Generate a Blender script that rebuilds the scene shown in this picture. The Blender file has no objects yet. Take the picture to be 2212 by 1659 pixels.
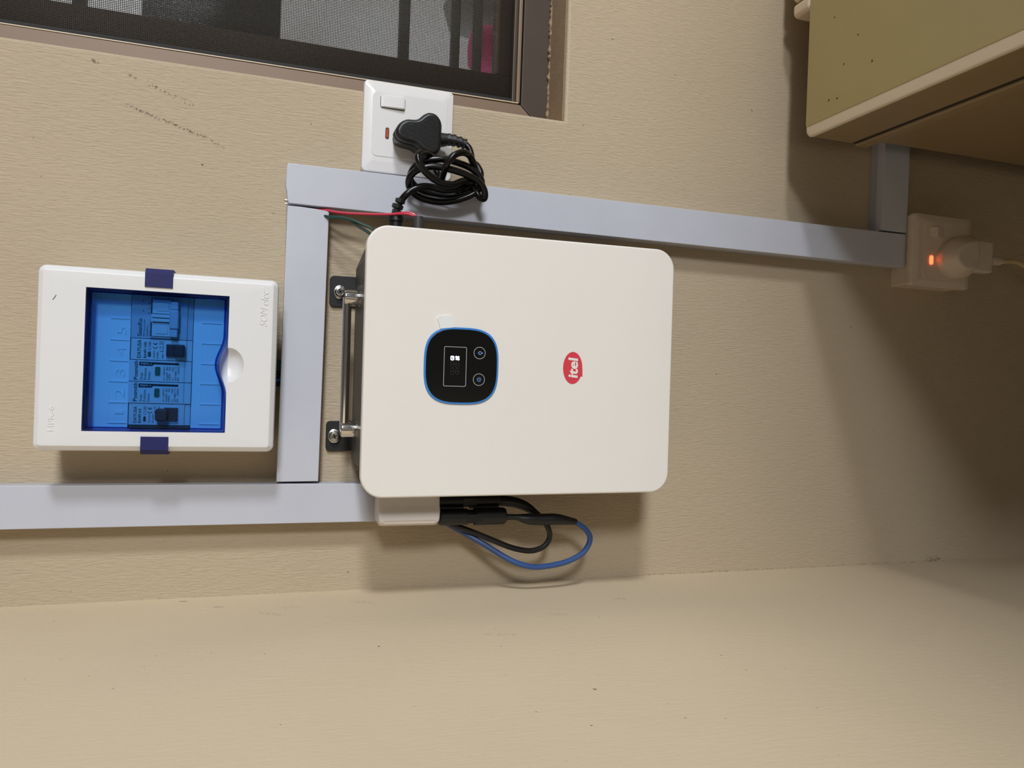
import bpy, bmesh, math, random
from mathutils import Vector, Matrix

# ------------------------------------------------------------------ camera, world, lamps, exposure
# Metres, Z up.  The photographed wall is the plane Y = 0, the room lies on the -Y side.
# The camera was held on its side: the picture's left is up, the picture's top is the room's right.
scene = bpy.context.scene
ZC = 1.43                       # height of the camera above the floor
CAM_Y = -0.745
cam_data = bpy.data.cameras.new('camera')
cam = bpy.data.objects.new('camera', cam_data)
scene.collection.objects.link(cam)
cam_data.sensor_fit = 'HORIZONTAL'
cam_data.sensor_width = 36.0
cam_data.lens = 36.0 * 1650.6 / 2212.0
cam_data.clip_start = 0.02
R3 = Matrix(((0.03640712, 0.99932917, 0.0039664),
             (-0.30800485, 0.01499674, -0.95126658),
             (-0.95068793, 0.0334112, 0.30834422)))
cam.matrix_world = Matrix.Translation((0, CAM_Y, ZC)) @ R3.to_4x4()
scene.camera = cam

world = bpy.data.worlds.new('world')
scene.world = world
world.use_nodes = True
wbg = world.node_tree.nodes['Background']
wbg.inputs['Color'].default_value = (0.93, 0.96, 1.0, 1)
wbg.inputs['Strength'].default_value = 2.2

def room_bulb(name, loc, watt, radius):
    l = bpy.data.lights.new(name, 'POINT')
    l.energy = watt
    l.color = (0.94, 0.985, 1.04)
    l.shadow_soft_size = radius
    o = bpy.data.objects.new(name, l)
    o.location = loc
    scene.collection.objects.link(o)
room_bulb('wall_lamp_near', (2.02, -3.50, 2.06), 245, 0.32)
room_bulb('wall_lamp_far', (4.30, -3.50, 2.06), 575, 0.36)

scene.view_settings.view_transform = 'Standard'
scene.view_settings.look = 'None'
scene.view_settings.gamma = 1.0
scene.view_settings.use_curve_mapping = False
scene.view_settings.exposure = 0.0

# ------------------------------------------------------------------ helpers
COL = scene.collection
random.seed(4)

def lin(c):
    c = c / 255.0
    return c / 12.92 if c <= 0.04045 else ((c + 0.055) / 1.055) ** 2.4

def rgb(r, g, b):
    return (lin(r), lin(g), lin(b), 1.0)

def mat(name, col, rough=0.5, metal=0.0, spec=0.5, coat=0.0, var=0.0, vscale=40.0, bump=0.0, bscale=300.0, emit=None, estr=0.0, stretch=(1, 1, 1)):
    """Principled material with optional noise colour variation and noise bump in object space."""
    m = bpy.data.materials.new(name)
    m.use_nodes = True
    nt = m.node_tree
    b = nt.nodes['Principled BSDF']
    b.inputs['Base Color'].default_value = col
    b.inputs['Roughness'].default_value = rough
    b.inputs['Metallic'].default_value = metal
    b.inputs['Specular IOR Level'].default_value = spec
    b.inputs['Coat Weight'].default_value = coat
    if emit:
        b.inputs['Emission Color'].default_value = emit
        b.inputs['Emission Strength'].default_value = estr
    tc = nt.nodes.new('ShaderNodeTexCoord')
    mp = nt.nodes.new('ShaderNodeMapping')
    mp.inputs['Scale'].default_value = stretch
    nt.links.new(tc.outputs['Object'], mp.inputs['Vector'])
    if var > 0:
        n = nt.nodes.new('ShaderNodeTexNoise')
        n.inputs['Scale'].default_value = vscale
        n.inputs['Detail'].default_value = 5
        nt.links.new(mp.outputs['Vector'], n.inputs['Vector'])
        mx = nt.nodes.new('ShaderNodeMix')
        mx.data_type = 'RGBA'
        nt.links.new(n.outputs['Fac'], mx.inputs['Factor'])
        mx.inputs['A'].default_value = tuple(c * (1 - var) for c in col[:3]) + (1,)
        mx.inputs['B'].default_value = tuple(min(1, c * (1 + var)) for c in col[:3]) + (1,)
        nt.links.new(mx.outputs['Result'], b.inputs['Base Color'])
    if bump > 0:
        n2 = nt.nodes.new('ShaderNodeTexNoise')
        n2.inputs['Scale'].default_value = bscale
        n2.inputs['Detail'].default_value = 3
        nt.links.new(mp.outputs['Vector'], n2.inputs['Vector'])
        bp = nt.nodes.new('ShaderNodeBump')
        bp.inputs['Strength'].default_value = bump
        bp.inputs['Distance'].default_value = 0.0005
        nt.links.new(n2.outputs['Fac'], bp.inputs['Height'])
        nt.links.new(bp.outputs['Normal'], b.inputs['Normal'])
    return m

def math_node(nt, op, a, b=None, c=None, clamp=False):
    n = nt.nodes.new('ShaderNodeMath')
    n.operation = op
    n.use_clamp = clamp
    for i, v in enumerate((a, b, c)):
        if v is None:
            continue
        if isinstance(v, (int, float)):
            n.inputs[i].default_value = v
        else:
            nt.links.new(v, n.inputs[i])
    return n.outputs[0]

def seg_mask(nt, u, v, p, q, w, noise, thr):
    """1 near the segment p-q (metres, in the u,v plane), broken up by noise: a scuff of its own shape."""
    ax, ay = p
    dx, dy = q[0] - ax, q[1] - ay
    L2 = dx * dx + dy * dy
    pu = math_node(nt, 'SUBTRACT', u, ax)
    pv = math_node(nt, 'SUBTRACT', v, ay)
    t = math_node(nt, 'DIVIDE', math_node(nt, 'ADD', math_node(nt, 'MULTIPLY', pu, dx), math_node(nt, 'MULTIPLY', pv, dy)), L2, clamp=True)
    eu = math_node(nt, 'SUBTRACT', pu, math_node(nt, 'MULTIPLY', t, dx))
    ev = math_node(nt, 'SUBTRACT', pv, math_node(nt, 'MULTIPLY', t, dy))
    dist = math_node(nt, 'SQRT', math_node(nt, 'ADD', math_node(nt, 'MULTIPLY', eu, eu), math_node(nt, 'MULTIPLY', ev, ev)))
    near = math_node(nt, 'SUBTRACT', 1.0, math_node(nt, 'DIVIDE', dist, w), clamp=True)
    brk = math_node(nt, 'MULTIPLY', math_node(nt, 'SUBTRACT', noise, thr), 9.0, clamp=True)
    return math_node(nt, 'MULTIPLY', near, brk)

def wall_material(name, col, stretch, bump, scuffs, axes, speck=0.735):
    m = bpy.data.materials.new(name)
    m.use_nodes = True
    nt = m.node_tree
    b = nt.nodes['Principled BSDF']
    b.inputs['Roughness'].default_value = 0.62
    b.inputs['Specular IOR Level'].default_value = 0.25
    tc = nt.nodes.new('ShaderNodeTexCoord')
    sp = nt.nodes.new('ShaderNodeSeparateXYZ')
    nt.links.new(tc.outputs['Object'], sp.inputs[0])
    mp = nt.nodes.new('ShaderNodeMapping')
    mp.inputs['Scale'].default_value = stretch
    mp.inputs['Rotation'].default_value = (0, math.radians(7), 0)
    nt.links.new(tc.outputs['Object'], mp.inputs['Vector'])
    def noise(sc, det, vec, rough=0.5, dist=0.0):
        n = nt.nodes.new('ShaderNodeTexNoise')
        n.inputs['Scale'].default_value = sc
        n.inputs['Detail'].default_value = det
        n.inputs['Roughness'].default_value = rough
        n.inputs['Distortion'].default_value = dist
        nt.links.new(vec, n.inputs['Vector'])
        return n.outputs['Fac']
    big = noise(5.0, 4, tc.outputs['Object'])
    mx = nt.nodes.new('ShaderNodeMix'); mx.data_type = 'RGBA'
    nt.links.new(big, mx.inputs['Factor'])
    mx.inputs['A'].default_value = tuple(c * 0.93 for c in col[:3]) + (1,)
    mx.inputs['B'].default_value = tuple(c * 1.06 for c in col[:3]) + (1,)
    colr = mx.outputs['Result']
    # tiny dark specks
    spn = noise(160.0, 2, tc.outputs['Object'])
    spk = math_node(nt, 'MULTIPLY', math_node(nt, 'SUBTRACT', spn, speck), 14.0, clamp=True)
    mk = spk
    fine = noise(420.0, 3, tc.outputs['Object'])
    u, v = sp.outputs[axes[0]], sp.outputs[axes[1]]
    for (p, q, w, thr, k) in scuffs:
        s = math_node(nt, 'MULTIPLY', seg_mask(nt, u, v, p, q, w, fine, thr), k)
        mk = math_node(nt, 'MAXIMUM', mk, s)
    mx2 = nt.nodes.new('ShaderNodeMix'); mx2.data_type = 'RGBA'
    nt.links.new(mk, mx2.inputs['Factor'])
    nt.links.new(colr, mx2.inputs['A'])
    mx2.inputs['B'].default_value = rgb(78, 62, 44)
    nt.links.new(mx2.outputs['Result'], b.inputs['Base Color'])
    # brushed plaster relief
    st = noise(1.0, 5, mp.outputs['Vector'], 0.6, 0.5)
    iso = noise(130.0, 4, tc.outputs['Object'], 0.55)
    h = math_node(nt, 'ADD', math_node(nt, 'MULTIPLY', st, 1.0), math_node(nt, 'MULTIPLY', iso, 0.55))
    bp = nt.nodes.new('ShaderNodeBump')
    bp.inputs['Strength'].default_value = bump
    bp.inputs['Distance'].default_value = 0.0012
    nt.links.new(h, bp.inputs['Height'])
    nt.links.new(bp.outputs['Normal'], b.inputs['Normal'])
    return m

def V(x, d, z):
    """mm on the wall: x to the right, d out from the wall, z up from camera height -> metres"""
    return Vector((x / 1000.0, -d / 1000.0, ZC + z / 1000.0))

def finish(bm, name, material, parent=None, origin=None, angle=35, smooth=True):
    """bmesh in world coordinates -> one object; children share the root's origin."""
    bmesh.ops.recalc_face_normals(bm, faces=bm.faces)
    if smooth:
        lim = math.radians(angle)
        for f in bm.faces:
            f.smooth = True
        for e in bm.edges:
            if len(e.link_faces) == 2:
                e.smooth = e.calc_face_angle(0) < lim
            else:
                e.smooth = False
    if parent is not None:
        r = parent
        while r.parent:
            r = r.parent
        org = Vector(r['_o'])
    elif origin is not None:
        org = Vector(origin)
    else:
        lo = Vector((min(v.co.x for v in bm.verts), min(v.co.y for v in bm.verts), min(v.co.z for v in bm.verts)))
        hi = Vector((max(v.co.x for v in bm.verts), max(v.co.y for v in bm.verts), max(v.co.z for v in bm.verts)))
        org = (lo + hi) / 2
    bmesh.ops.translate(bm, verts=bm.verts, vec=-org)
    me = bpy.data.meshes.new(name)
    bm.to_mesh(me)
    bm.free()
    me.materials.append(material)
    o = bpy.data.objects.new(name, me)
    COL.objects.link(o)
    if smooth:
        wn = o.modifiers.new('weighted_normal', 'WEIGHTED_NORMAL')
        wn.keep_sharp = True
        wn.weight = 70
    if parent is not None:
        o.parent = parent
    else:
        o.location = org
        o['_o'] = tuple(org)
    return o

def tag(o, label, cat, group=None):
    o['label'] = label
    o['category'] = cat
    if group:
        o['group'] = group
    return o

def thing(name, label, cat, loc, group=None):
    o = bpy.data.objects.new(name, None)
    o.empty_display_size = 0.02
    o.location = loc
    o['_o'] = tuple(loc)
    COL.objects.link(o)
    return tag(o, label, cat, group)

def structure(o):
    o['kind'] = 'structure'
    return o

def loft(bm, rings, cap0=True, cap1=True, close=True):
    vr = [[bm.verts.new(p) for p in r] for r in rings]
    n = len(vr[0])
    for a, b in zip(vr[:-1], vr[1:]):
        for i in range(n if close else n - 1):
            j = (i + 1) % n
            try:
                bm.faces.new((a[i], a[j], b[j], b[i]))
            except ValueError:
                pass
    if cap0:
        bm.faces.new(vr[0][::-1])
    if cap1:
        bm.faces.new(vr[-1])
    return vr

def rrect(x0, x1, z0, z1, r, n=6):
    r = max(0.01, min(r, (x1 - x0) / 2 - 0.001, (z1 - z0) / 2 - 0.001))
    pts = []
    for cx, cz, a0 in ((x1 - r, z1 - r, 0), (x0 + r, z1 - r, 90), (x0 + r, z0 + r, 180), (x1 - r, z0 + r, 270)):
        for i in range(n + 1):
            a = math.radians(a0 + 90 * i / n)
            pts.append((cx + r * math.cos(a), cz + r * math.sin(a)))
    return pts

def inset(pts, k):
    n = len(pts)
    area = sum(pts[i][0] * pts[(i + 1) % n][1] - pts[(i + 1) % n][0] * pts[i][1] for i in range(n))
    s = 1 if area > 0 else -1
    out = []
    for i in range(n):
        p0, p1, p2 = Vector(pts[i - 1]), Vector(pts[i]), Vector(pts[(i + 1) % n])
        d1, d2 = (p1 - p0), (p2 - p1)
        if d1.length < 1e-9: d1 = d2
        if d2.length < 1e-9: d2 = d1
        n1 = Vector((-d1.y, d1.x)).normalized() * s
        n2 = Vector((-d2.y, d2.x)).normalized() * s
        b = n1 + n2
        b = b.normalized() if b.length > 1e-6 else n1
        c = max(0.35, b.dot(n1))
        q = p1 + b * (k / c)
        out.append((q.x, q.y))
    return out

def plate(bm, pts, d0, d1, edge=0.0, steps=3, cap0=True):
    """prism of an XZ outline between depths d0 (back) and d1 (front), front edge rounded by 'edge' mm"""
    rings = [(pts, d0)]
    if edge > 0:
        for i in range(steps + 1):
            a = math.pi / 2 * i / steps
            rings.append((inset(pts, edge * (1 - math.cos(a))), d1 - edge * (1 - math.sin(a))))
    else:
        rings.append((pts, d1))
    loft(bm, [[V(x, d, z) for x, z in r] for r, d in rings], cap0=cap0)

def rplate(bm, x0, x1, z0, z1, r, d0, d1, edge=0.0, n=6, steps=3):
    rings = [(rrect(x0, x1, z0, z1, r, n), d0)]
    if edge > 0:
        for i in range(steps + 1):
            a = math.pi / 2 * i / steps
            k = edge * (1 - math.cos(a))
            rings.append((rrect(x0 + k, x1 - k, z0 + k, z1 - k, r - k, n), d1 - edge * (1 - math.sin(a))))
    else:
        rings.append((rrect(x0, x1, z0, z1, r, n), d1))
    loft(bm, [[V(x, d, z) for x, z in rr] for rr, d in rings])

def box(bm, x0, x1, d0, d1, z0, z1, bev=0.0, seg=2):
    vs = [bm.verts.new(V(x, d, z)) for x in (x0, x1) for d in (d0, d1) for z in (z0, z1)]
    fs = [(0, 1, 3, 2), (4, 6, 7, 5), (0, 4, 5, 1), (2, 3, 7, 6), (0, 2, 6, 4), (1, 5, 7, 3)]
    faces = [bm.faces.new([vs[i] for i in f]) for f in fs]
    if bev > 0:
        es = list({e for f in faces for e in f.edges})
        bmesh.ops.bevel(bm, geom=es, offset=bev / 1000.0, segments=seg, affect='EDGES', profile=0.5)

def catmull(pts, sub):
    out = []
    n = len(pts)
    for i in range(n - 1):
        p0, p1, p2, p3 = (Vector(pts[max(0, i - 1)]), Vector(pts[i]), Vector(pts[i + 1]), Vector(pts[min(n - 1, i + 2)]))
        for k in range(sub):
            t = k / sub
            out.append(0.5 * ((2 * p1) + (p2 - p0) * t + (2 * p0 - 5 * p1 + 4 * p2 - p3) * t * t + (3 * p1 - p0 - 3 * p2 + p3) * t ** 3))
    out.append(Vector(pts[-1]))
    return out

def tube(bm, pts, rad, sub=5, n=10, smooth=True):
    """tube through (x,d,z) mm points; rad a number or a list with one radius per point"""
    if isinstance(rad, (int, float)):
        rad = [rad] * len(pts)
    P4 = [(p[0], p[1], p[2], r) for p, r in zip(pts, rad)]
    path = catmull(P4, sub) if smooth else [Vector(p) for p in P4]
    path = [(V(p[0], p[1], p[2]), p[3] / 1000.0) for p in path]
    up = None
    rings = []
    for i, (p, r) in enumerate(path):
        a = path[max(0, i - 1)][0]
        b = path[min(len(path) - 1, i + 1)][0]
        t = (b - a)
        t = t.normalized() if t.length > 1e-9 else Vector((1, 0, 0))
        if up is None:
            up = t.orthogonal().normalized()
        else:
            up = up - t * up.dot(t)
            up = up.normalized() if up.length > 1e-6 else t.orthogonal().normalized()
        s = t.cross(up)
        rings.append([p + (up * math.cos(2 * math.pi * k / n) + s * math.sin(2 * math.pi * k / n)) * r for k in range(n)])
    loft(bm, rings)

def lathe(bm, c, axis, prof, n=24):
    """profile [(distance along axis, radius)] about the point c=(x,d,z) mm; axis in (x,d,z)"""
    ax = Vector((axis[0], -axis[1], axis[2])).normalized()
    u = ax.orthogonal().normalized()
    w = ax.cross(u)
    o = V(*c)
    loft(bm, [[o + ax * (h / 1000.0) + (u * math.cos(2 * math.pi * k / n) + w * math.sin(2 * math.pi * k / n)) * (max(r, 0.005) / 1000.0) for k in range(n)] for h, r in prof])

_font_cache = {}
def text_mesh(s, bold=0.0, shear=0.0):
    key = (s, bold, shear)
    if key in _font_cache:
        return _font_cache[key]
    cu = bpy.data.curves.new('lettering', 'FONT')
    cu.body = s
    cu.offset = bold
    cu.shear = shear
    cu.resolution_u = 3
    o = bpy.data.objects.new('lettering', cu)
    COL.objects.link(o)
    bpy.context.view_layer.update()
    dg = bpy.context.evaluated_depsgraph_get()
    me = bpy.data.meshes.new_from_object(o.evaluated_get(dg))
    vs = [v.co.copy() for v in me.vertices]
    fs = [tuple(p.vertices) for p in me.polygons]
    bpy.data.objects.remove(o)
    bpy.data.curves.remove(cu)
    bpy.data.meshes.remove(me)
    _font_cache[key] = (vs, fs)
    return vs, fs

CAP = 0.72          # cap height of the built-in font at size 1
def letters(bm, s, x0, x1, z, cap, d, bold=0.0, shear=0.0, depth=0.0):
    """text from x0 to x1 (mm), baseline z, capital height cap, lying at depth d; depth>0 makes it raised"""
    vs, fs = text_mesh(s, bold, shear)
    if not vs:
        return
    ux0 = min(v.x for v in vs); ux1 = max(v.x for v in vs)
    sx = (x1 - x0) / (ux1 - ux0)
    sz = cap / CAP
    new = [bm.verts.new(V(x0 + (v.x - ux0) * sx, d, z + v.y * sz)) for v in vs]
    faces = []
    for f in fs:
        try:
            faces.append(bm.faces.new([new[i] for i in f]))
        except ValueError:
            pass
    if depth > 0:
        r = bmesh.ops.extrude_face_region(bm, geom=faces)
        ex = [g for g in r['geom'] if isinstance(g, bmesh.types.BMVert)]
        bmesh.ops.translate(bm, verts=ex, vec=(0, -depth / 1000.0, 0))

def quad(bm, pts, d):
    bm.faces.new([bm.verts.new(V(x, d, z)) for x, z in pts])

# ------------------------------------------------------------------ materials
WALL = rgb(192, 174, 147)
M = {}
M['wall'] = wall_material('painted_plaster', WALL, (640, 640, 95), 0.85, [
    ((0.2297, ZC + .1234), (0.2087, ZC + .0554), 0.0022, 0.47, 0.85),
    ((0.2087, ZC + .0554), (0.2020, ZC + .0426), 0.0022, 0.50, 0.6),
    ((0.2510, ZC + .1063), (0.2367, ZC + .0699), 0.0040, 0.53, 0.75),
    ((0.2560, ZC + .1213), (0.2536, ZC + .1157), 0.0020, 0.45, 0.7),
    ((0.2642, ZC + .1505), (0.2625, ZC + .1470), 0.0020, 0.40, 0.9),
    ((-0.2060, ZC - .795), (-0.2050, ZC - .812), 0.0060, 0.46, 0.9),
    ((-0.2065, ZC - .40), (-0.2065, ZC - .86), 0.0022, 0.50, 0.5),
    ((-0.2065, ZC + .25), (-0.2065, ZC - .60), 0.0012, 0.56, 0.3),
], ('X', 'Z'))
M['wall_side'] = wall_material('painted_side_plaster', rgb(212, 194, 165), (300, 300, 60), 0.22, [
    ((-0.040, ZC - .085), (-0.046, ZC - .100), 0.0050, 0.47, 0.30),
    ((-0.033, ZC + .035), (-0.034, ZC + .028), 0.0020, 0.44, 0.7),
    ((-0.058, ZC - .005), (-0.066, ZC - .020), 0.0050, 0.47, 0.28),
    ((-0.010, ZC + .065), (-0.0105, ZC + .060), 0.0018, 0.38, 0.9),
    ((-0.110, ZC - .25), (-0.112, ZC - .262), 0.0045, 0.47, 0.30),
    ((-0.075, ZC - .33), (-0.078, ZC - .338), 0.0040, 0.45, 0.32),
    ((-0.150, ZC - .18), (-0.155, ZC - .20), 0.0050, 0.48, 0.25),
    ((-0.045, ZC - .02), (-0.047, ZC - .035), 0.0040, 0.48, 0.25),
], ('Y', 'Z'), speck=0.75)
M['ceiling'] = mat('ceiling_paint', rgb(70, 69, 68), 0.8)
M['added_door_wood'] = mat('dark_added_door_wood', rgb(66, 46, 32), 0.5, var=0.2, vscale=12, stretch=(1, 6, 0.4))
M['wall_far'] = mat('far_wall_paint', rgb(58, 56, 52), 0.8)
M['floor'] = mat('floor_tile', rgb(46, 42, 38), 0.5, var=0.15, vscale=8)
M['trunk'] = mat('grey_pvc', rgb(197, 198, 207), 0.42, var=0.05, vscale=30, bump=0.05, bscale=500)
M['trunk_dark'] = mat('grey_pvc_base', rgb(180, 182, 192), 0.5, var=0.05, vscale=30)
M['white'] = mat('white_abs', rgb(232, 230, 228), 0.38, bump=0.03, bscale=900)
M['white_gloss'] = mat('white_gloss_plastic', rgb(234, 231, 229), 0.16, coat=0.2)
M['panel'] = mat('white_powder_coat', rgb(238, 231, 222), 0.55, bump=0.10, bscale=1500, var=0.012, vscale=14)
M['body'] = mat('charcoal_metal', rgb(66, 62, 58), 0.5, metal=0.0, var=0.18, vscale=60, stretch=(1, 1, 0.1))
M['black'] = mat('black_plastic', rgb(24, 23, 22), 0.42)
M['black_soft'] = mat('black_pvc', rgb(14, 13, 12), 0.26, spec=0.4)
M['bracket'] = mat('black_bracket_steel', rgb(25, 25, 24), 0.6, bump=0.1, bscale=1200)
M['chrome'] = mat('polished_steel', rgb(225, 220, 214), 0.10, metal=1.0)
M['zinc'] = mat('zinc_screw', rgb(205, 200, 192), 0.22, metal=1.0)
M['print_black'] = mat('black_print', rgb(26, 28, 38), 0.6)
M['print_grey'] = mat('grey_print', rgb(70, 76, 96), 0.6)
M['print_white'] = mat('white_print', rgb(215, 215, 215), 0.6)
M['module'] = mat('module_plastic', rgb(206, 208, 212), 0.5)
M['module_grey'] = mat('switch_grey_plastic', rgb(182, 184, 196), 0.45)
M['insert'] = mat('insert_plastic', rgb(232, 234, 238), 0.5)
M['toggle'] = mat('breaker_toggle', rgb(66, 36, 40), 0.5)
M['flag'] = mat('indicator_green', rgb(46, 96, 78), 0.4)
M['filler'] = mat('filler_dark', rgb(62, 62, 52), 0.6)
M['navy'] = mat('navy_clip', rgb(16, 22, 88), 0.6, var=0.06, vscale=80)
M['display_black'] = mat('display_glass', rgb(21, 21, 20), 0.13, coat=0.0, spec=0.35)
M['ring_blue'] = mat('blue_ring', rgb(62, 132, 205), 0.35)
M['line_white'] = mat('display_line', rgb(190, 190, 190), 0.5)
M['icon_blue'] = mat('touch_icon', rgb(120, 150, 215), 0.5, emit=rgb(120, 160, 230), estr=0.25)
M['icon_lit'] = mat('lit_icon', rgb(240, 245, 255), 0.5, emit=rgb(215, 230, 255), estr=3.0)
M['digit_off'] = mat('unlit_digit', rgb(50, 48, 46), 0.5)
M['red_logo'] = mat('logo_red', rgb(218, 62, 76), 0.5)
M['film'] = mat('clear_film_tab', rgb(238, 238, 236), 0.3, coat=0.2)
M['red_wire'] = mat('red_pvc', rgb(214, 62, 84), 0.35)
M['green_wire'] = mat('green_pvc', rgb(26, 66, 56), 0.4)
M['blue_wire'] = mat('blue_pvc', rgb(50, 80, 132), 0.4)
M['grey_sleeve'] = mat('grey_sleeve', rgb(64, 62, 62), 0.45)
M['dongle'] = mat('dongle_white', rgb(232, 222, 214), 0.22, coat=0.2)
M['neon_off'] = mat('neon_lens', rgb(196, 84, 36), 0.25, coat=0.3)
M['neon_rim'] = mat('neon_rim', rgb(70, 26, 16), 0.4)
M['neon_on'] = mat('neon_lit', rgb(255, 90, 50), 0.3, emit=(1.0, 0.09, 0.03, 1), estr=4.5)
M['dusty_white'] = mat('dusty_white_plastic', rgb(216, 200, 180), 0.5, var=0.08, vscale=60)
M['cream_cord'] = mat('cream_cord', rgb(206, 186, 140), 0.5)
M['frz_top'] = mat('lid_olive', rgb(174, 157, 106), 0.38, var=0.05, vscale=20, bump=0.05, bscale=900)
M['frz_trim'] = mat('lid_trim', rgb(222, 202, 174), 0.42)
M['frz_body_shaded'] = mat('freezer_side_shaded', rgb(150, 128, 94), 0.42, var=0.05, vscale=10)  # shade on the lid sides and body is put into this darker colour
M['gasket'] = mat('dark_gasket', rgb(44, 37, 27), 0.7)
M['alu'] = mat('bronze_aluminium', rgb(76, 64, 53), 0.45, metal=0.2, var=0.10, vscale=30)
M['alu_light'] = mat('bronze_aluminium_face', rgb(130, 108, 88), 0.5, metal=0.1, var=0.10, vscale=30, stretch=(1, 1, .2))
M['gap_shadow'] = mat('gap_shadow_black', rgb(24, 21, 18), 0.7)
M['mesh'] = mat('screen_wire', rgb(62, 54, 44), 0.5)
M['mortar'] = mat('dirty_mortar', rgb(150, 128, 100), 0.9, var=0.35, vscale=160, bump=0.9, bscale=260)
M['sill'] = mat('dusty_sill', rgb(160, 134, 106), 0.85, var=0.16, vscale=90, bump=0.6, bscale=350)
M['out_wall'] = mat('outdoor_render', rgb(205, 208, 212), 0.9, var=0.10, vscale=9)
M['out_dark'] = mat('dark_shutter', rgb(62, 64, 66), 0.8)
M['bar'] = mat('grille_bar', rgb(58, 54, 48), 0.6)
M['pink'] = mat('pink_cloth', rgb(170, 60, 105), 0.8, var=0.15, vscale=30)
M['out_grey'] = mat('grey_cloth', rgb(120, 122, 120), 0.8, var=0.15, vscale=20)

def tinted(name, col, gloss):
    """clear coloured plastic: tinted see-through with a little surface gloss"""
    m = bpy.data.materials.new(name)
    m.use_nodes = True
    nt = m.node_tree
    nt.nodes.remove(nt.nodes['Principled BSDF'])
    out = nt.nodes['Material Output']
    tr = nt.nodes.new('ShaderNodeBsdfTransparent')
    tr.inputs['Color'].default_value = col
    gl = nt.nodes.new('ShaderNodeBsdfGlossy')
    gl.inputs['Roughness'].default_value = 0.08
    lw = nt.nodes.new('ShaderNodeLayerWeight')
    lw.inputs['Blend'].default_value = 0.25
    k = math_node(nt, 'MULTIPLY', lw.outputs['Fresnel'], gloss)
    mx = nt.nodes.new('ShaderNodeMixShader')
    nt.links.new(k, mx.inputs[0])
    nt.links.new(tr.outputs[0], mx.inputs[1])
    nt.links.new(gl.outputs[0], mx.inputs[2])
    nt.links.new(mx.outputs[0], out.inputs['Surface'])
    return m
M['blue_clear'] = tinted('blue_clear_plastic', (0.53, 0.76, 0.97, 1), 0.30)
M['blue_rim'] = tinted('blue_lid_rim_plastic', (0.16, 0.24, 0.60, 1), 0.5)
M['glass'] = tinted('window_glass', (0.95, 0.96, 0.96, 1), 0.12)

# ------------------------------------------------------------------ the room
XL = -0.2068           # left wall plane
XR, YF, ZT = 5.0, -4.6, 2.95
WX0, WX1 = 0.2735, 1.15          # window opening
WZ0, WZ1 = ZC - 0.2885, ZC + 0.75

def slab(name, x0, x1, y0, y1, z0, z1, m):
    bm = bmesh.new()
    vs = [bm.verts.new((x, y, z)) for x in (x0, x1) for y in (y0, y1) for z in (z0, z1)]
    for f in ((0, 1, 3, 2), (4, 6, 7, 5), (0, 4, 5, 1), (2, 3, 7, 6), (0, 2, 6, 4), (1, 5, 7, 3)):
        bm.faces.new([vs[i] for i in f])
    return structure(finish(bm, name, m, origin=(0, 0, 0), smooth=False))

# back wall with the window opening, arrises rounded
bm = bmesh.new()
xs = [XL, WX0, WX1, XR]; zs = [0, WZ0, WZ1, ZT]
TH = 0.16
gv = {(i, j, k): bm.verts.new((xs[i], y, zs[j])) for i in range(4) for j in range(4) for k, y in ((0, 0.0), (1, TH))}
for i in range(3):
    for j in range(3):
        if i == 1 and j == 1:
            continue
        bm.faces.new((gv[i, j, 0], gv[i + 1, j, 0], gv[i + 1, j + 1, 0], gv[i, j + 1, 0]))
        bm.faces.new((gv[i, j, 1], gv[i, j + 1, 1], gv[i + 1, j + 1, 1], gv[i + 1, j, 1]))
for (a, b) in (((1, 1), (2, 1)), ((2, 1), (2, 2)), ((2, 2), (1, 2)), ((1, 2), (1, 1))):
    bm.faces.new((gv[a + (0,)], gv[b + (0,)], gv[b + (1,)], gv[a + (1,)]))
arris = []
for (a, b) in (((1, 1), (2, 1)), ((2, 1), (2, 2)), ((2, 2), (1, 2)), ((1, 2), (1, 1))):
    e = bm.edges.get((gv[a + (0,)], gv[b + (0,)]))
    arris.append(e)
bmesh.ops.bevel(bm, geom=arris, offset=0.004, segments=3, affect='EDGES', profile=0.5)
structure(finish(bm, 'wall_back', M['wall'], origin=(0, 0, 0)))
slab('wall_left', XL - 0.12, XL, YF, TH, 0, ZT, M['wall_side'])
slab('added_partition', 0.95, 2.75, -1.72, -1.58, 0, 1.38, M['wall_far'])      # chest-high blocker added unseen behind the camera to dim wall and freezer
DY0, DY1 = -1.45, -0.55  # unseen door and frame, added to cut bounce light off the left wall
for nm, bxs, mm in (('added_door_1', [(XL, XL + 0.035, DY0 + .05, DY1 - .05, 0.01, 2.05)], 'added_door_wood'),
                    ('added_door_trim_1', [(XL, XL + 0.05, DY0, DY0 + .05, 0, 2.10), (XL, XL + 0.05, DY1 - .05, DY1, 0, 2.10), (XL, XL + 0.05, DY0, DY1, 2.05, 2.10)], 'added_door_wood')):
    bm = bmesh.new()
    for (a0, a1, b0, b1, c0, c1) in bxs:
        vs = [bm.verts.new((x, y, z)) for x in (a0, a1) for y in (b0, b1) for z in (c0, c1)]
        for f in ((0, 1, 3, 2), (4, 6, 7, 5), (0, 4, 5, 1), (2, 3, 7, 6), (0, 2, 6, 4), (1, 5, 7, 3)):
            bm.faces.new([vs[i] for i in f])
    structure(finish(bm, nm, M[mm], origin=(0, 0, 0), smooth=False))
slab('wall_right', XR, XR + 0.12, YF, TH, 0, ZT, M['wall_far'])
slab('wall_front', XL - 0.12, XR + 0.12, YF - 0.12, YF, 0, ZT, M['wall_far'])
slab('floor', XL - 0.12, XR + 0.12, YF - 0.12, TH, -0.1, 0, M['floor'])
slab('ceiling', XL - 0.12, XR + 0.12, YF - 0.12, TH, ZT, ZT + 0.1, M['ceiling'])

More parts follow.
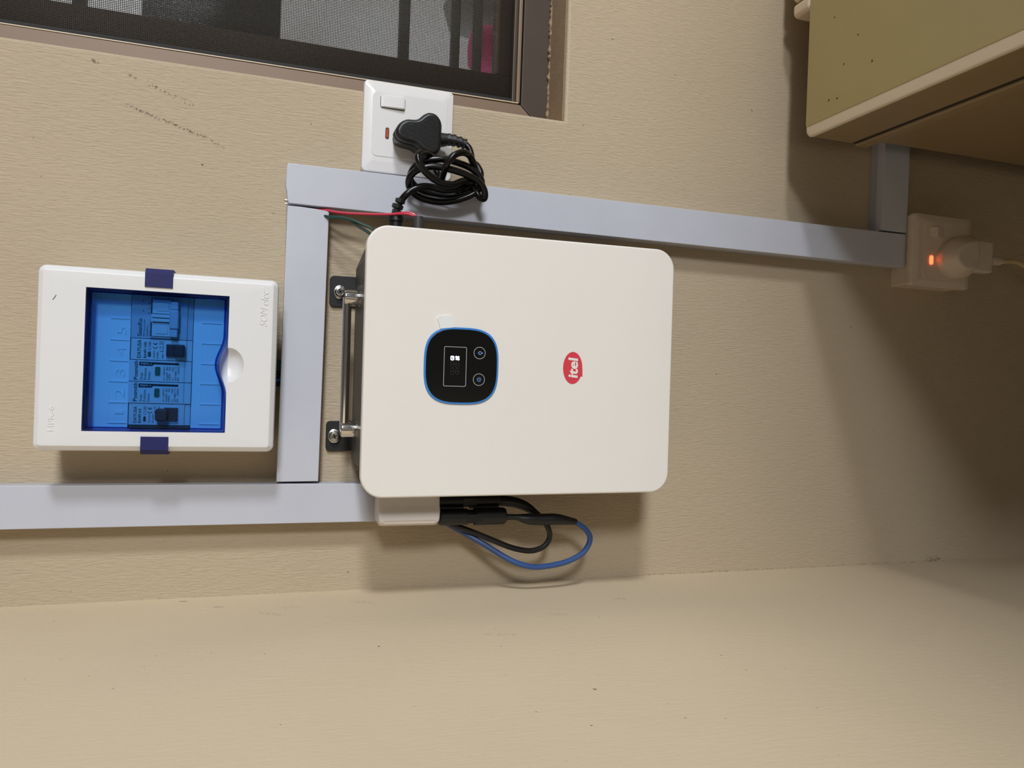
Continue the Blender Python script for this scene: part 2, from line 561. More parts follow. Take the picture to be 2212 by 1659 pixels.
# ------------------------------------------------------------------ window: sliding frame with insect screen
win = thing('window_1', 'bronze aluminium window with insect screen set into the wall', 'window', V(274, -60, -288))
win['kind'] = 'structure'
def win_part(name, m, boxes, bev=0.6, parent=None):
    b = bmesh.new()
    for bx in boxes:
        box(b, *bx, bev=bev)
    return finish(b, name, m, parent or win)
X0, X1, Z0, Z1 = 274, 1150, -288, 750
# outer frame: left stile, bottom rail, right stile, head; a mitre line shows at the corner
bm = bmesh.new()
plate(bm, [(X0, Z0), (X1, Z0), (X1 - 27, Z0 + 30), (X0 + 28.2, Z0 + 31)], -100, -52, 0.8, 2)
finish(bm, 'bottom_rail', M['alu'], win)
bm = bmesh.new()
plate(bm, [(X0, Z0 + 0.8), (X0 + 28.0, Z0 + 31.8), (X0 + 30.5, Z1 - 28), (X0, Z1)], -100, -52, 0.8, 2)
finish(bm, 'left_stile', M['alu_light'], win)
win_part('right_stile', M['alu'], [(X1 - 28, X1, -100, -52, Z0 + 31, Z1 - 28)])
win_part('head_rail', M['alu'], [(X0, X1, -100, -52, Z1 - 27, Z1)])
# bead along the screen: light lip and dark strip standing for the gap's shadow
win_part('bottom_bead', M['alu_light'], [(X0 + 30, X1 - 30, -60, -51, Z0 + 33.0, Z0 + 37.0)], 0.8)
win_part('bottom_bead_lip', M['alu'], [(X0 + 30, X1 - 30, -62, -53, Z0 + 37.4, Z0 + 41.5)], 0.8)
win_part('stile_lip', M['frz_trim'], [(X0 + 29.2, X0 + 30.2, -56, -51.4, Z0 + 34, Z1 - 28)], 0.2)
win_part('gap_shadow_strip', M['gap_shadow'], [(X0 + 30.4, X0 + 35, -66, -55, Z0 + 34, Z1 - 28)], 0.8)
# sash behind the screen
win_part('sash_stile', M['alu'], [(X0 + 20, 341, -96, -74, Z0 + 31, Z1 - 26)], 1.2)
win_part('sash_rail', M['alu'], [(341, X1 - 60, -96, -74, Z0 + 30, -234)], 1.2)
win_part('sash_rail_lip', M['alu_light'], [(341, X1 - 60, -80, -72.5, -236, -233)], 0.8)
b = bmesh.new()
box(b, 339, X1 - 58, -90, -86, -236, Z1 - 40)
finish(b, 'pane', M['glass'], win)
# insect screen: real crossed wires
b = bmesh.new()
pitch, wr = 1.62, 0.36
sx0, sx1, sz0, sz1 = X0 + 31, 480, Z0 + 36, 330
def wire(b, p, q, r):
    p, q = V(*p), V(*q)
    t = (q - p).normalized()
    u = t.orthogonal().normalized(); w = t.cross(u)
    loft(b, [[c + (u * math.cos(k * math.pi * 2 / 3) + w * math.sin(k * math.pi * 2 / 3)) * (r / 1000.0) for k in range(3)] for c in (p, q)], False, False)
x = sx0
while x < sx1:
    wire(b, (x, -64, sz0), (x, -64, sz1), wr); x += pitch
z = sz0
while z < sz1:
    wire(b, (sx0, -64.3, z), (sx1, -64.3, z), wr); z += pitch
o = finish(b, 'insect_screen', M['mesh'], win, smooth=False)
o['kind'] = 'stuff'
# broken mortar between frame and sill
b = bmesh.new()
mp_ = []; mr_ = []
for i in range(70):
    mp_.append((275 + i * 3.1, -50.5 + random.uniform(-1.2, 1.2), -288.2 + random.uniform(-.5, .7)))
    mr_.append(random.choice((1.0, 1.3, 1.8, 2.4, 2.9)) + random.uniform(-.2, .2))
tube(b, mp_, mr_, 2, 7)
o = finish(b, 'mortar_bead', M['mortar'], win)
o['kind'] = 'stuff'

b = bmesh.new()
box(b, X0 + .5, X1 - .5, -54, -5.5, -289.5, -287.9, 0.5, 1)
finish(b, 'window_sill', M['sill'], win)

# outside, seen through the screen
b = bmesh.new(); box(b, -600, 2600, -1150, -1000, -1430, 1600)
tag(finish(b, 'neighbouring_wall', M['out_wall'], None), 'pale grey rendered wall outside the window', 'wall')
b = bmesh.new()
rplate(b, 330, 1000, -4, 138, 3, -175, -160, 2)
tag(finish(b, 'shutter_panel', M['out_dark'], None), 'dark grey panel behind the insect screen between two bright patches', 'panel')
grl = thing('window_grille', 'dark horizontal security bars behind the window glass', 'grille', V(340, -190, -220))
for zc, hw in ((-149.5, 6.6), (-214, 5.0), (-243, 5.5), (205, 6.5)):
    b = bmesh.new(); box(b, 276, 1150, -206, -194, zc - hw, zc + hw, 1.5)
    finish(b, 'bar', M['bar'], grl)
for xc in (1146, ):
    b = bmesh.new(); box(b, xc - 6, xc + 6, -216, -206, -260, 700, 1.0)
    finish(b, 'upright', M['bar'], grl)
b = bmesh.new()
lathe(b, (480, -330, -900), (0, 0, 1), [(0, 44), (200, 46), (420, 48), (560, 40), (630, 30), (636, 6)], 20)
tag(finish(b, 'pink_bottle', M['pink'], None), 'pink container outside behind the insect screen', 'container')
b = bmesh.new()
lathe(b, (575, -420, -900), (0, 0, 1), [(0, 42), (300, 44), (560, 43), (640, 36), (655, 5)], 20)
tag(finish(b, 'grey_container', M['out_grey'], None), 'grey rounded container outside beside the pink one', 'container')

# ------------------------------------------------------------------ grey cable trunking
def trunking(label, x0, x1, z0, z1, axis, ragged=None, name='cable_trunking'):
    """rectangular PVC trunking with clip-on lid; axis 'z' runs up the wall, 'x' runs along it"""
    t = thing(name, label, 'trunking', V((x0 + x1) / 2, 0, (z0 + z1) / 2), 'grey trunking on the wall')
    b = bmesh.new()
    k = 0.9
    if axis == 'z':
        box(b, x0 + k, x1 - k, 0, 17, z0, z1, 0.4, 1)
    else:
        box(b, x0, x1, 0, 17, z0 + k, z1 - k, 0.4, 1)
    finish(b, 'base', M['trunk_dark'], t)
    b = bmesh.new()
    pts = ragged or [(x0, z0), (x1, z0), (x1, z1), (x0, z1)]
    plate(b, pts, 11.5, 22, 0.9, 2)
    finish(b, 'lid', M['trunk'], t)
    return t
top_tr = trunking('longest grey trunking, passing the glossy socket and black coil to the dusty socket', 152.6, 190.6, -720.5, -14.5, 'z',
         ragged=[(152.6, -720.5), (191.4, -720.5), (190.0, -13.6), (183, -12.9), (175, -12.6), (168, -12.8), (163.5, -13.8), (158, -14.2), (153.6, -15.6)])
trunking('short grey trunking across the wall between the breaker box and the inverter', -99.0, 150.2, -51.0, -13.6, 'x',
         ragged=[(-98.9, -50.4), (150.0, -51.6), (151.0, -40), (151.6, -26), (151.6, -14.6), (-99.2, -13.4)])
trunking('grey trunking running under the breaker box to the plug-in dongle', -137.2, -101.1, -133.0, 700.0, 'z')
trunking('stub of grey trunking between the freezer side and the longest trunking', 193.2, 420.0, -721.3, -684.0, 'x')
# two little screws on the ragged end
b = bmesh.new()
lathe(b, (157.8, 14, -13.4), (0, 0, 1), [(-3, 1.3), (1.3, 1.3), (1.8, 0.8)], 10)
lathe(b, (154.6, 14, -13.4), (0, 0, 1), [(-3, 0.9), (1.1, 0.9), (1.5, 0.5)], 10)
finish(b, 'end_clip', M['zinc'], top_tr)

# ------------------------------------------------------------------ breaker box
db = thing('distribution_board', 'white six-way breaker box with a blue see-through lid', 'breaker box', V(5, 0, -9))
bm = bmesh.new()
def tray(bm, x0, x1, z0, z1, w, d0, d1, floor):
    o = [(x0, z0), (x1, z0), (x1, z1), (x0, z1)]
    i = [(x0 + w, z0 + w), (x1 - w, z0 + w), (x1 - w, z1 - w), (x0 + w, z1 - w)]
    loft(bm, [[V(x, d0, z) for x, z in o], [V(x, d1, z) for x, z in o], [V(x, d1, z) for x, z in i], [V(x, d0 + floor, z) for x, z in i]])
tray(bm, -64, 75, -5, 167, 2.2, 0, 44, 2)
finish(bm, 'back_tub', M['white'], db)
# cover with a rectangular opening: slightly bowed long sides, bevelled rim
def cover_ring(k, bow):
    x0, x1, z0, z1, r = -68.2 + k, 78.4 - k, -9.4 + k, 171.6 - k, max(1.0, 6 - k)
    pts = []
    for (x, z) in rrect(x0, x1, z0, z1, r, 8):
        t = (z - 81) / 90.0
        bw = bow * max(0.0, 1 - t * t)
        pts.append((x + (bw if x > 5 else -bw), z))
    return pts
OPX0, OPX1, OPZ0, OPZ1 = -52.3, 62.3, 29.9, 137.0
bm = bmesh.new()
rings = [(cover_ring(0, 1.8), 42), (cover_ring(0, 1.8), 57.0), (cover_ring(0.8, 1.8), 59.6), (cover_ring(4.0, 1.8), 62.4), (cover_ring(4.9, 1.8), 62.8)]
vr = loft(bm, [[V(x, d, z) for x, z in r] for r, d in rings], cap0=False, cap1=False)
# opening with the half-round finger dip at its lower edge
dip = []
for i in range(13):
    a = math.pi * i / 12
    dip.append((4.7 - 14.6 * math.cos(a), OPZ0 - 0.6 - 12.6 * math.sin(a)))
hole = [(OPX0, OPZ1), (OPX0, OPZ0)] + [(p[0], OPZ0) for p in dip[:1]] + [(p[0], OPZ0) for p in dip[-1:]] + [(OPX1, OPZ0), (OPX1, OPZ1)]
hv = [bm.verts.new(V(x, 62.8, z)) for x, z in hole]
he = [bm.edges.new((hv[i], hv[(i + 1) % len(hv)])) for i in range(len(hv))]
dv = [bm.verts.new(V(x, 62.8, z)) for x, z in dip[1:-1]]
chain = [hv[2]] + dv + [hv[3]]
de = [bm.edges.new((chain[i], chain[i + 1])) for i in range(len(chain) - 1)]
outer = vr[-1]
oe = [bm.edges.get((outer[i], outer[(i + 1) % len(outer)])) for i in range(len(outer))]
# front face between the outer ring and the opening+dip contour
contour = [e for e in he if e is not he[2]] + de
bmesh.ops.triangle_fill(bm, edges=oe + contour, use_beauty=True)
# opening side walls
deep = [bm.verts.new(V(x, 44, z)) for x, z in hole]
for i in range(len(hole)):
    if i == 2:
        continue
    j = (i + 1) % len(hole)
    bm.faces.new((hv[i], hv[j], deep[j], deep[i]))
# the spherical dip bowl
rows = [chain]
for s, dd in ((0.82, 3.2), (0.58, 5.6), (0.3, 7.0)):
    rows.append([hv[2] if False else bm.verts.new(V(4.7 + (p[0] - 4.7) * s, 62.8 - dd, OPZ0 + (p[1] - OPZ0) * s)) for p in dip])
for a, b_ in zip(rows[:-1], rows[1:]):
    for i in range(len(a) - 1):
        bm.faces.new((a[i], a[i + 1], b_[i + 1], b_[i]))
apex = bm.verts.new(V(4.7, 55.4, OPZ0))
for i in range(len(rows[-1]) - 1):
    bm.faces.new((rows[-1][i], rows[-1][i + 1], apex))
bm.faces.new([hv[2], rows[1][0], rows[2][0], rows[3][0], apex, rows[3][-1], rows[2][-1], rows[1][-1], hv[3], deep[3], deep[2]])
finish(bm, 'cover', M['white'], db, angle=28)
# raised lettering on the cover
bm = bmesh.new()
letters(bm, 'HPK-6', -52.4, -32.8, 156.4, 4.4, 62.7, 0.0, 0.0, 0.45)
finish(bm, 'embossed_model', M['white'], db)
bm = bmesh.new()
letters(bm, 'SOM', 38.8, 55.2, -0.3, 5.9, 62.7, 0.0, 0.30, 0.55)
letters(bm, 'elec', 56.8, 69.4, -1.0, 6.3, 62.7, 0.0, 0.25, 0.55)
finish(bm, 'embossed_maker', M['white'], db)
bm = bmesh.new()
tube(bm, [(50.6, 62.8, 160.0), (52.6, 62.9, 158.6), (54.6, 62.8, 157.6)], 0.25, 3, 6)
finish(bm, 'scratch', M['print_grey'], db)
# navy clips over the two long edges
for (x0, x1, z0, z1, e) in ((65.6, 81.4, 73.8, 94.6, 1), (-71.2, -56.1, 73.2, 93.9, -1)):
    bm = bmesh.new()
    if e > 0:
        sec = [(x0, 62.7), (x0, 63.9), (77.0, 63.9), (80.9, 60.6), (80.9, 46), (80.2, 46), (80.2, 60), (76.7, 62.7)]
    else:
        sec = [(x1, 62.7), (x1, 63.9), (-66.8, 63.9), (-70.7, 60.6), (-70.7, 46), (-70.0, 46), (-70.0, 60), (-66.5, 62.7)]
    loft(bm, [[V(x, d, z) for x, d in sec] for z in (z0, z1)])
    finish(bm, 'edge_clip', M['navy'], db)
# inner insert with raised way numbers and grid ridges
bm = bmesh.new()
IX0, IX1, IZ0, IZ1 = -50.6, 60.4, 58.2, 106.3
for (a0, a1, c0, c1) in ((OPX0, OPX1, IZ1, OPZ1), (OPX0, OPX1, OPZ0, IZ0), (OPX0, IX0, IZ0, IZ1), (IX1, OPX1, IZ0, IZ1)):
    box(bm, a0, a1, 45.0, 47.6, c0, c1)
insert = finish(bm, 'insert_plate', M['insert'], db, smooth=False)
bm = bmesh.new()
for xg in (39.7, 22.2, 4.9, -12.1, -29.3, -46.1):
    box(bm, xg - 0.35, xg + 0.35, 47.6, 48.3, 107.2, 121.0)
    box(bm, xg - 0.35, xg + 0.35, 47.6, 48.3, 36.0, 51.6)
box(bm, -46.1, 39.7, 47.6, 47.85, 120.7, 121.1)
box(bm, -46.1, 39.7, 47.6, 47.85, 51.2, 51.6)
finish(bm, 'grid_ridges', M['insert'], insert, smooth=False)['kind'] = 'stuff'
for ch, xa, xb in (('5', 27.0, 33.2), ('4', 10.0, 16.6), ('3', -7.4, -1.2), ('2', -24.6, -18.2), ('1', -38.6, -36.0)):
    bm = bmesh.new()
    letters(bm, ch, xa, xb, 109.2, 7.4, 47.6, -0.012, 0.0, 0.6)
    finish(bm, 'way_number', M['insert'], insert, smooth=False)
# blue lid: pane with a turned rim and a wavy lower edge
def lid_outline(k):
    x0, x1, z1 = OPX0 + 0.7 + k, OPX1 - 0.7 - k, OPZ1 - 0.7 - k
    pts = [(x0, z1), ]
    for i in range(25):
        x = x0 + (x1 - x0) * i / 24
        t = min(1.0, abs(x - 4.7) / 24.0)
        rise = 6.2 * (0.5 + 0.5 * math.cos(math.pi * t))
        pts.append((x, OPZ0 + 0.9 + k + rise))
    pts.append((x1, z1))
    return pts
bm = bmesh.new()
loft(bm, [[V(x, d, z) for x, z in lid_outline(k)] for k, d in ((0, 50.0), (0, 61.2), (0.8, 62.4), (2.6, 62.4), (3.0, 60.6), (1.6, 60.0), (1.6, 50.0))] , cap0=False, cap1=False)
# close the rim foot, then the pane itself
lid = finish(bm, 'blue_lid', M['blue_rim'], db)
bm = bmesh.new()
loft(bm, [[V(x, d, z) for x, z in lid_outline(2.8)] for d in (60.8, 62.2)])
finish(bm, 'lid_pane', M['blue_clear'], lid, smooth=False)

# ---- modules inside the box: each is a thing of its own
def module_box(bm, x0, x1, ztop, d_face, notch=True):
    """DIN module front with a raised nose and a step at the lower end"""
    g = 0.15
    sec = [(ztop, 20), (ztop, d_face), (63.2, d_face), (62.6, d_face - 1.4), (58.6, d_face - 1.4), (58.6, 20)]
    loft(bm, [[V(x, d, z) for z, d in sec] for x in (x0 + g, x1 - g)])

def dayusa(label, x0, x1, rating, toggle, first):
    t = thing('circuit_breaker', label, 'circuit breaker', V((x0 + x1) / 2, 20, 58), 'modules in the breaker box')
    bm = bmesh.new()
    module_box(bm, x0, x1, 105.2, 50.2)
    finish(bm, 'case', M['module'], t, smooth=False)
    bm = bmesh.new()
    w = x1 - x0
    a = x0 + (w - 17.6) / 2
    df = 50.32
    letters(bm, 'DAYUSA', a + 1.4, a + 15.2 if first else a + 16.4, 99.2 if first else 97.6, 2.5 if first else 2.9, df, 0.012)
    letters(bm, rating, a + 1.5, a + (13.2 if first else 14.8), 95.9 if first else 93.4, 2.2, df, 0.012)
    letters(bm, 'C100', a + 8.3, a + 15.2, 92.2 if first else 90.1, 2.1, df)
    zc = 87.7 if first else 85.2
    for k, (cx, bar) in enumerate(((a + 11.2, 0), (a + 14.4, 1))):
        n = 12
        for i in range(n):
            a0 = math.radians(90 + 180 * i / n); a1 = math.radians(90 + 180 * (i + 1) / n)
            quad(bm, [(cx + 1.7 * math.cos(a0), zc + 1.75 + 1.75 * math.sin(a0)), (cx + 1.7 * math.cos(a1), zc + 1.75 + 1.75 * math.sin(a1)),
                      (cx + 1.15 * math.cos(a1), zc + 1.75 + 1.2 * math.sin(a1)), (cx + 1.15 * math.cos(a0), zc + 1.75 + 1.2 * math.sin(a0))], df)
        if bar:
            quad(bm, [(cx - 1.4, zc + 1.5), (cx + 0.0, zc + 1.5), (cx + 0.0, zc + 2.0), (cx - 1.4, zc + 2.0)], df)
    if first:
        letters(bm, 'DC500V', a + 1.8, a + 9.0, 88.9, 1.3, df)
        letters(bm, 'IEC60898', a + 1.8, a + 9.0, 86.2, 1.3, df)
        letters(bm, '1 ON', a + 12.4, a + 15.4, 84.9, 1.4, df)
        letters(bm, 'OFF', a + 12.8, a + 15.4, 81.6, 1.4, df)
        quad(bm, [(a + 9.6, 85.0), (a + 11.2, 85.0), (a + 10.6, 86.0), (a + 10.4, 86.4)], df)
    else:
        letters(bm, '230/400V~', a + 1.5, a + 8.6, 87.0, 1.3, df)
        letters(bm, 'IEC60898-1', a + 1.5, a + 7.6, 84.3, 1.3, df)
        letters(bm, '6000A', a + 1.6, a + 5.6, 80.4, 1.4, df)
        letters(bm, '1 ON', a + 8.6, a + 11.8, 82.6, 1.2, df)
        letters(bm, '0 OFF', a + 8.4, a + 12.2, 80.4, 1.2, df)
        letters(bm, '33', a + 13.2, a + 15.6, 80.4, 3.6, df)
        quad(bm, [(a + 7.2, 83.2), (a + 7.6, 83.2), (a + 7.6, 80.2), (a + 7.2, 80.2)], df)
    finish(bm, 'printed_lettering', M['print_black'], t, smooth=False)
    sz = (94.1, 92.3) if first else (92.4, 90.0)
    bm = bmesh.new(); rplate(bm, a + 2.6, a + 7.0, sz[1], sz[0], 0.9, 50.1, 50.5, 0)
    finish(bm, 'indicator', M['print_black'] if first else M['flag'], t)
    z0, z1, xa, xb = toggle
    bm = bmesh.new()
    rplate(bm, xa - 2.0, xb + 2.0, z0 - 0.8, z1 - 3.0 if first else z1 + 0.4, 0.5, 49.5, 50.9, 0.4)
    finish(bm, 'toggle_surround', M['module'], t)
    bm = bmesh.new()
    zm = (z0 + z1) / 2
    if first:
        rplate(bm, xa, xb, zm - 1, z1, 2.0, 49.5, 58.6, 1.4)
        box(bm, xa + 0.1, xb + 0.9, 49.5, 53.2, z0, zm + 2, 0.4)
    else:
        rplate(bm, xa, xb, z0, zm + 1, 1.4, 49.5, 58.2, 1.0)
        box(bm, xa, xb, 49.5, 53.5, zm - 2, z1, 0.4)
    finish(bm, 'toggle', M['toggle'], t)
    return t
t = dayusa('circuit breaker printed BA49-63 at the end of the row, beside the dark filler strip', -47.4, -29.6, 'BA49-63', (68.0, 84.6, -43.6, -33.6), True)
bm = bmesh.new(); box(bm, -50.3, -47.6, 20, 49.4, 58.6, 105.0, 0.2, 1)
tag(finish(bm, 'filler_strip', M['filler'], None), 'thin dark filler strip against the BA49-63 circuit breaker', 'filler strip')
dayusa('circuit breaker printed BA49-100, between a surge protector and the changeover switch', 6.5, 24.0, 'BA49-100', (63.8, 78.2, 9.8, 20.0), False)

def surge(label, x0, x1):
    t = thing('surge_protector', label, 'surge protector', V((x0 + x1) / 2, 20, 58), 'modules in the breaker box')
    bm = bmesh.new()
    sec = [(106.0, 20), (106.0, 51.0), (64.4, 51.0), (63.4, 50.2), (58.6, 50.2), (58.6, 20)]
    loft(bm, [[V(x, d, z) for z, d in sec] for x in (x0 + .15, x1 - .15)])
    finish(bm, 'case', M['module'], t, smooth=False)
    df = 51.12
    a = x0 + (x1 - x0 - 17.9) / 2
    bm = bmesh.new()
    letters(bm, 'Posmith', a + 1.5, a + 16.9, 99.4, 3.0, df, 0.014)
    letters(bm, 'Surge', a + 1.4, a + 7.3, 95.7, 2.1, df)
    letters(bm, 'Protective', a + 1.4, a + 11.2, 92.8, 2.1, df)
    letters(bm, 'Device', a + 1.4, a + 8.1, 89.8, 2.1, df)
    for s1, s2, z in (('Uc= 1000VDC', None, 78.7), ('Imax(8/20)', '40kA', 76.5), ('In(8/20)', '20kA', 74.6), ('Up <', '4.0kV', 72.1), ('GB/T18802.1 T2', None, 69.9), ('IP20', '50/60Hz', 67.8)):
        if s2 is None:
            letters(bm, s1, a + 1.4, a + 13.0, z, 1.45, df)
        else:
            letters(bm, s1, a + 1.4, a + 1.4 + 0.68 * len(s1), z, 1.45, df)
            letters(bm, s2, a + 13.0 - 0.85 * len(s2), a + 13.0, z, 1.45, df)
    quad(bm, [(a + 13.0, 98.4), (a + 13.0, 88.6), (a + 14.4, 87.4), (a + 14.4, 68.2), (a + 16.1, 68.2), (a + 16.3, 98.4)], df)
    finish(bm, 'printed_lettering', M['print_black'], t, smooth=False)
    # white name on the bar runs along it, down the module
    bm = bmesh.new()
    vs, fs = text_mesh('PSM-1', 0.0, 0.0)
    ux0 = min(v.x for v in vs); ux1 = max(v.x for v in vs)
    nv = [bm.verts.new(V(a + 13.9 + v.y * 1.6 / CAP, df + 0.12, 97.0 - (v.x - ux0) / (ux1 - ux0) * 7.6)) for v in vs]
    for f in fs:
        try: bm.faces.new([nv[i] for i in f])
        except ValueError: pass
    finish(bm, 'bar_lettering', M['print_white'], t, smooth=False)
    bm = bmesh.new(); rplate(bm, a + 4.4, a + 13.2, 81.6, 87.2, 1.6, 50.9, 51.25, 0.2)
    w = finish(bm, 'window_rim', M['module'], t)
    bm = bmesh.new(); rplate(bm, a + 5.0, a + 12.6, 82.3, 86.4, 1.1, 50.9, 51.45, 0.1)
    finish(bm, 'status_flag', M['flag'], w)
surge('surge protector printed PSM-1 beside the BA49-63 breaker', -29.4, -11.6)
surge('surge protector printed PSM-1 beside the BA49-100 breaker', -11.4, 6.3)

t = thing('changeover_switch', 'double-width changeover switch printed SeanRo with a cross bar, beside the BA49-100 breaker', 'switch', V(42, 20, 58), 'modules in the breaker box')
bm = bmesh.new()
module_box(bm, 24.2, 60.2, 105.6, 49.6)
finish(bm, 'case', M['module_grey'], t, smooth=False)
bm = bmesh.new()
letters(bm, 'SeanRo', 25.8, 40.5, 97.6, 3.2, 49.75, 0.02)
letters(bm, 'BM 2mod 63A', 26.0, 40.0, 95.2, 1.3, 49.75)
letters(bm, 'BS60947-4', 26.0, 35.6, 92.8, 1.3, 49.75)
letters(bm, '415V~ 50Hz', 26.0, 39.5, 90.9, 1.1, 49.75)
for i, (xx, zz) in enumerate(((44.8, 92.2), (48.8, 92.0), (53, 92.1), (46.2, 96.4), (54.6, 96.8))):
    quad(bm, [(xx, zz), (xx + 1.0, zz), (xx + 1.0, zz + .8), (xx, zz + .8)], 49.75)
finish(bm, 'printed_lettering', M['print_grey'], t, smooth=False)
bm = bmesh.new()
rplate(bm, 24.6, 57.4, 74.8, 91.2, 0.8, 49.4, 52.0, 0.5)
fr = finish(bm, 'switch_surround', M['module_grey'], t)
for xa, xb in ((45.0, 56.4), (26.2, 37.6)):
    bm = bmesh.new()
    rplate(bm, xa, xb, 75.6, 89.8, 0.6, 51.6, 53.2, 0.5)
    bt = finish(bm, 'rocker_button', M['module'], t)
    bm = bmesh.new(); rplate(bm, xa + 2.2, xb - 2.2, 77.4, 86.6, 0.6, 53.0, 53.8, 0.3)
    finish(bm, 'button_face', M['module'], bt)
    bm = bmesh.new(); box(bm, xa - 0.2, xb + 0.2, 51.8, 52.3, 89.9, 90.8)
    finish(bm, 'shadow_gap', M['print_black'], bt, smooth=False)
for xa, xb in ((41.6, 44.2), (38.2, 40.9)):
    bm = bmesh.new(); box(bm, xa, xb, 51.5, 55.5, 75.4, 89.6, 0.4)
    finish(bm, 'link_arm', M['module'], t)
bm = bmesh.new()
rplate(bm, 32.6, 48.5, 69.2, 76.2, 1.2, 49.6, 57.6, 1.2)
rplate(bm, 48.5, 55.4, 69.6, 75.6, 1.0, 49.6, 56.6, 1.0)
rplate(bm, 25.8, 32.6, 69.8, 75.8, 1.0, 49.6, 56.6, 1.0)
finish(bm, 'cross_bar', M['module_grey'], t)

# ------------------------------------------------------------------ inverter
INV_C = V(13.3, 0, -225)
inv = thing('inverter', 'white wall-mounted inverter with a round black display and red oval logo', 'inverter', INV_C)
inv.rotation_euler = (0, -0.0085, 0)
PX0, PX1, PZ0, PZ1 = -102.6, 129.4, -371.0, -78.9
bm = bmesh.new()
rplate(bm, PX0, PX1, PZ0, PZ1, 19, 86, 95, 2.0, n=10, steps=4)
panel = finish(bm, 'front_panel', M['panel'], inv)
bm = bmesh.new()
body = [(-96, -364), (-96, -96), (-78, -79.6), (101, -79.6), (124, -88.5), (124, -364)]
plate(bm, body[::-1], 12, 86.5, 0)
finish(bm, 'body', M['body'], inv, angle=20)
bm = bmesh.new()
for zf in range(-350, -100, 12):
    box(bm, -80, 108, 3.2, 12.2, zf - 1.2, zf + 1.2)
finish(bm, 'heat_sink', M['body'], inv, smooth=False)
# scratches on the top edge of the body
bm = bmesh.new()
for (x, d, l) in ((-12, 70, 6), (-44, 62, 3), (-60, 72, 2), (-72, 50, 3), (-66, 66, 2), (68, 82, 1.6), (-30, 58, 4), (-82, 66, 2)):
    box(bm, x, x + l, d, d + 0.5, -79.7, -79.45)
finish(bm, 'paint_chips', M['zinc'], inv, smooth=False)['kind'] = 'stuff'
# wall brackets with screws
for (x0, x1, sx, sz) in ((66.0, 95.0, 79.6, -66.0), (-71.2, -42.8, -57.0, -64.2)):
    bm = bmesh.new(); rplate(bm, x0, x1, -110, -56.6, 4.0, 0.2, 3.2, 0.4)
    br = finish(bm, 'wall_bracket', M['bracket'], inv)
    bm = bmesh.new()
    lathe(bm, (sx, 3.0, sz), (0, 1, 0), [(0, 6.6), (1.0, 6.6), (1.5, 5.9), (1.7, 4.9), (5.6, 4.7), (6.4, 4.1), (6.6, 3.2), (5.6, 2.8)], 24)
    sc = finish(bm, 'screw', M['zinc'], br)
    bm = bmesh.new()
    for ang in (20, 110):
        c, s = math.cos(math.radians(ang)), math.sin(math.radians(ang))
        pts = [(sx + c * a - s * b, sz + s * a + c * b) for a, b in ((-2.4, -.6), (2.4, -.6), (2.4, .6), (-2.4, .6))]
        plate(bm, pts, 8.0, 8.9, 0)
    finish(bm, 'cross_slot', M['print_black'], br, smooth=False)
# chrome carry handle on top
for px in (70.3, -47.4):
    bm = bmesh.new()
    lathe(bm, (px, 50, -80.0), (0, 0, 1), [(0, 7.4), (0.8, 7.4), (1.0, 6.9), (13.2, 6.9), (14.2, 6.2), (14.4, 5.2)], 28)
    finish(bm, 'handle_post', M['chrome'], inv)
bm = bmesh.new()
lathe(bm, (-47.4, 50, -68.4), (1, 0, 0), [(0, 3.9), (117.7, 3.9)], 20)
finish(bm, 'handle_bar', M['chrome'], inv)
# round-cornered display
def squircle(cx, cz, hx, hz, p=3.1, n=72):
    out = []
    for i in range(n):
        a = 2 * math.pi * i / n
        c, s = math.cos(a), math.sin(a)
        out.append((cx + hx * math.copysign(abs(c) ** (2 / p), c), cz + hz * math.copysign(abs(s) ** (2 / p), s)))
    return out
DCX, DCZ = 12.0, -163.6
bm = bmesh.new()
plate(bm, squircle(DCX, DCZ, 33.6, 33.6), 94.9, 96.2, 0.5)
disp = finish(bm, 'display_ring', M['ring_blue'], inv)
bm = bmesh.new()
plate(bm, squircle(DCX, DCZ, 31.9, 31.9), 95.4, 96.6, 0.3)
finish(bm, 'display_glass', M['display_black'], disp)
bm = bmesh.new()
def frame_strip(bm, outer, inner, d):
    vo = [bm.verts.new(V(x, d, z)) for x, z in outer]
    vi = [bm.verts.new(V(x, d, z)) for x, z in inner]
    n = len(vo)
    for i in range(n):
        j = (i + 1) % n
        bm.faces.new((vo[i], vo[j], vi[j], vi[i]))
frame_strip(bm, rrect(-6.0, 28.6, -167.6, -147.4, 1.4), rrect(-5.6, 28.2, -167.2, -147.8, 1.1), 96.7)
finish(bm, 'screen_outline', M['line_white'], disp, smooth=False)
for bx in (23.9, 0.5):
    bm = bmesh.new()
    def circ(cx, cz, r, n=36):
        return [(cx + r * math.cos(2 * math.pi * i / n), cz + r * math.sin(2 * math.pi * i / n)) for i in range(n)]
    frame_strip(bm, circ(bx, -179.3, 5.35), circ(bx, -179.3, 4.95), 96.7)
    finish(bm, 'button_ring', M['line_white'], disp, smooth=False)
bm = bmesh.new()
# power mark: open ring with a stroke
n = 20
for i in range(n):
    a0 = math.radians(120 + 300 * i / n); a1 = math.radians(120 + 300 * (i + 1) / n)
    quad(bm, [(23.9 + r * math.cos(a), -179.6 + r * math.sin(a)) for a, r in ((a0, 1.55), (a1, 1.55), (a1, 1.15), (a0, 1.15))], 96.7)
quad(bm, [(23.7, -179.4), (24.1, -179.4), (24.1, -177.6), (23.7, -177.6)], 96.7)
quad(bm, [(23.4, -180.9), (24.4, -180.9), (24.3, -182.0), (23.9, -182.4), (23.5, -182.0)], 96.7)
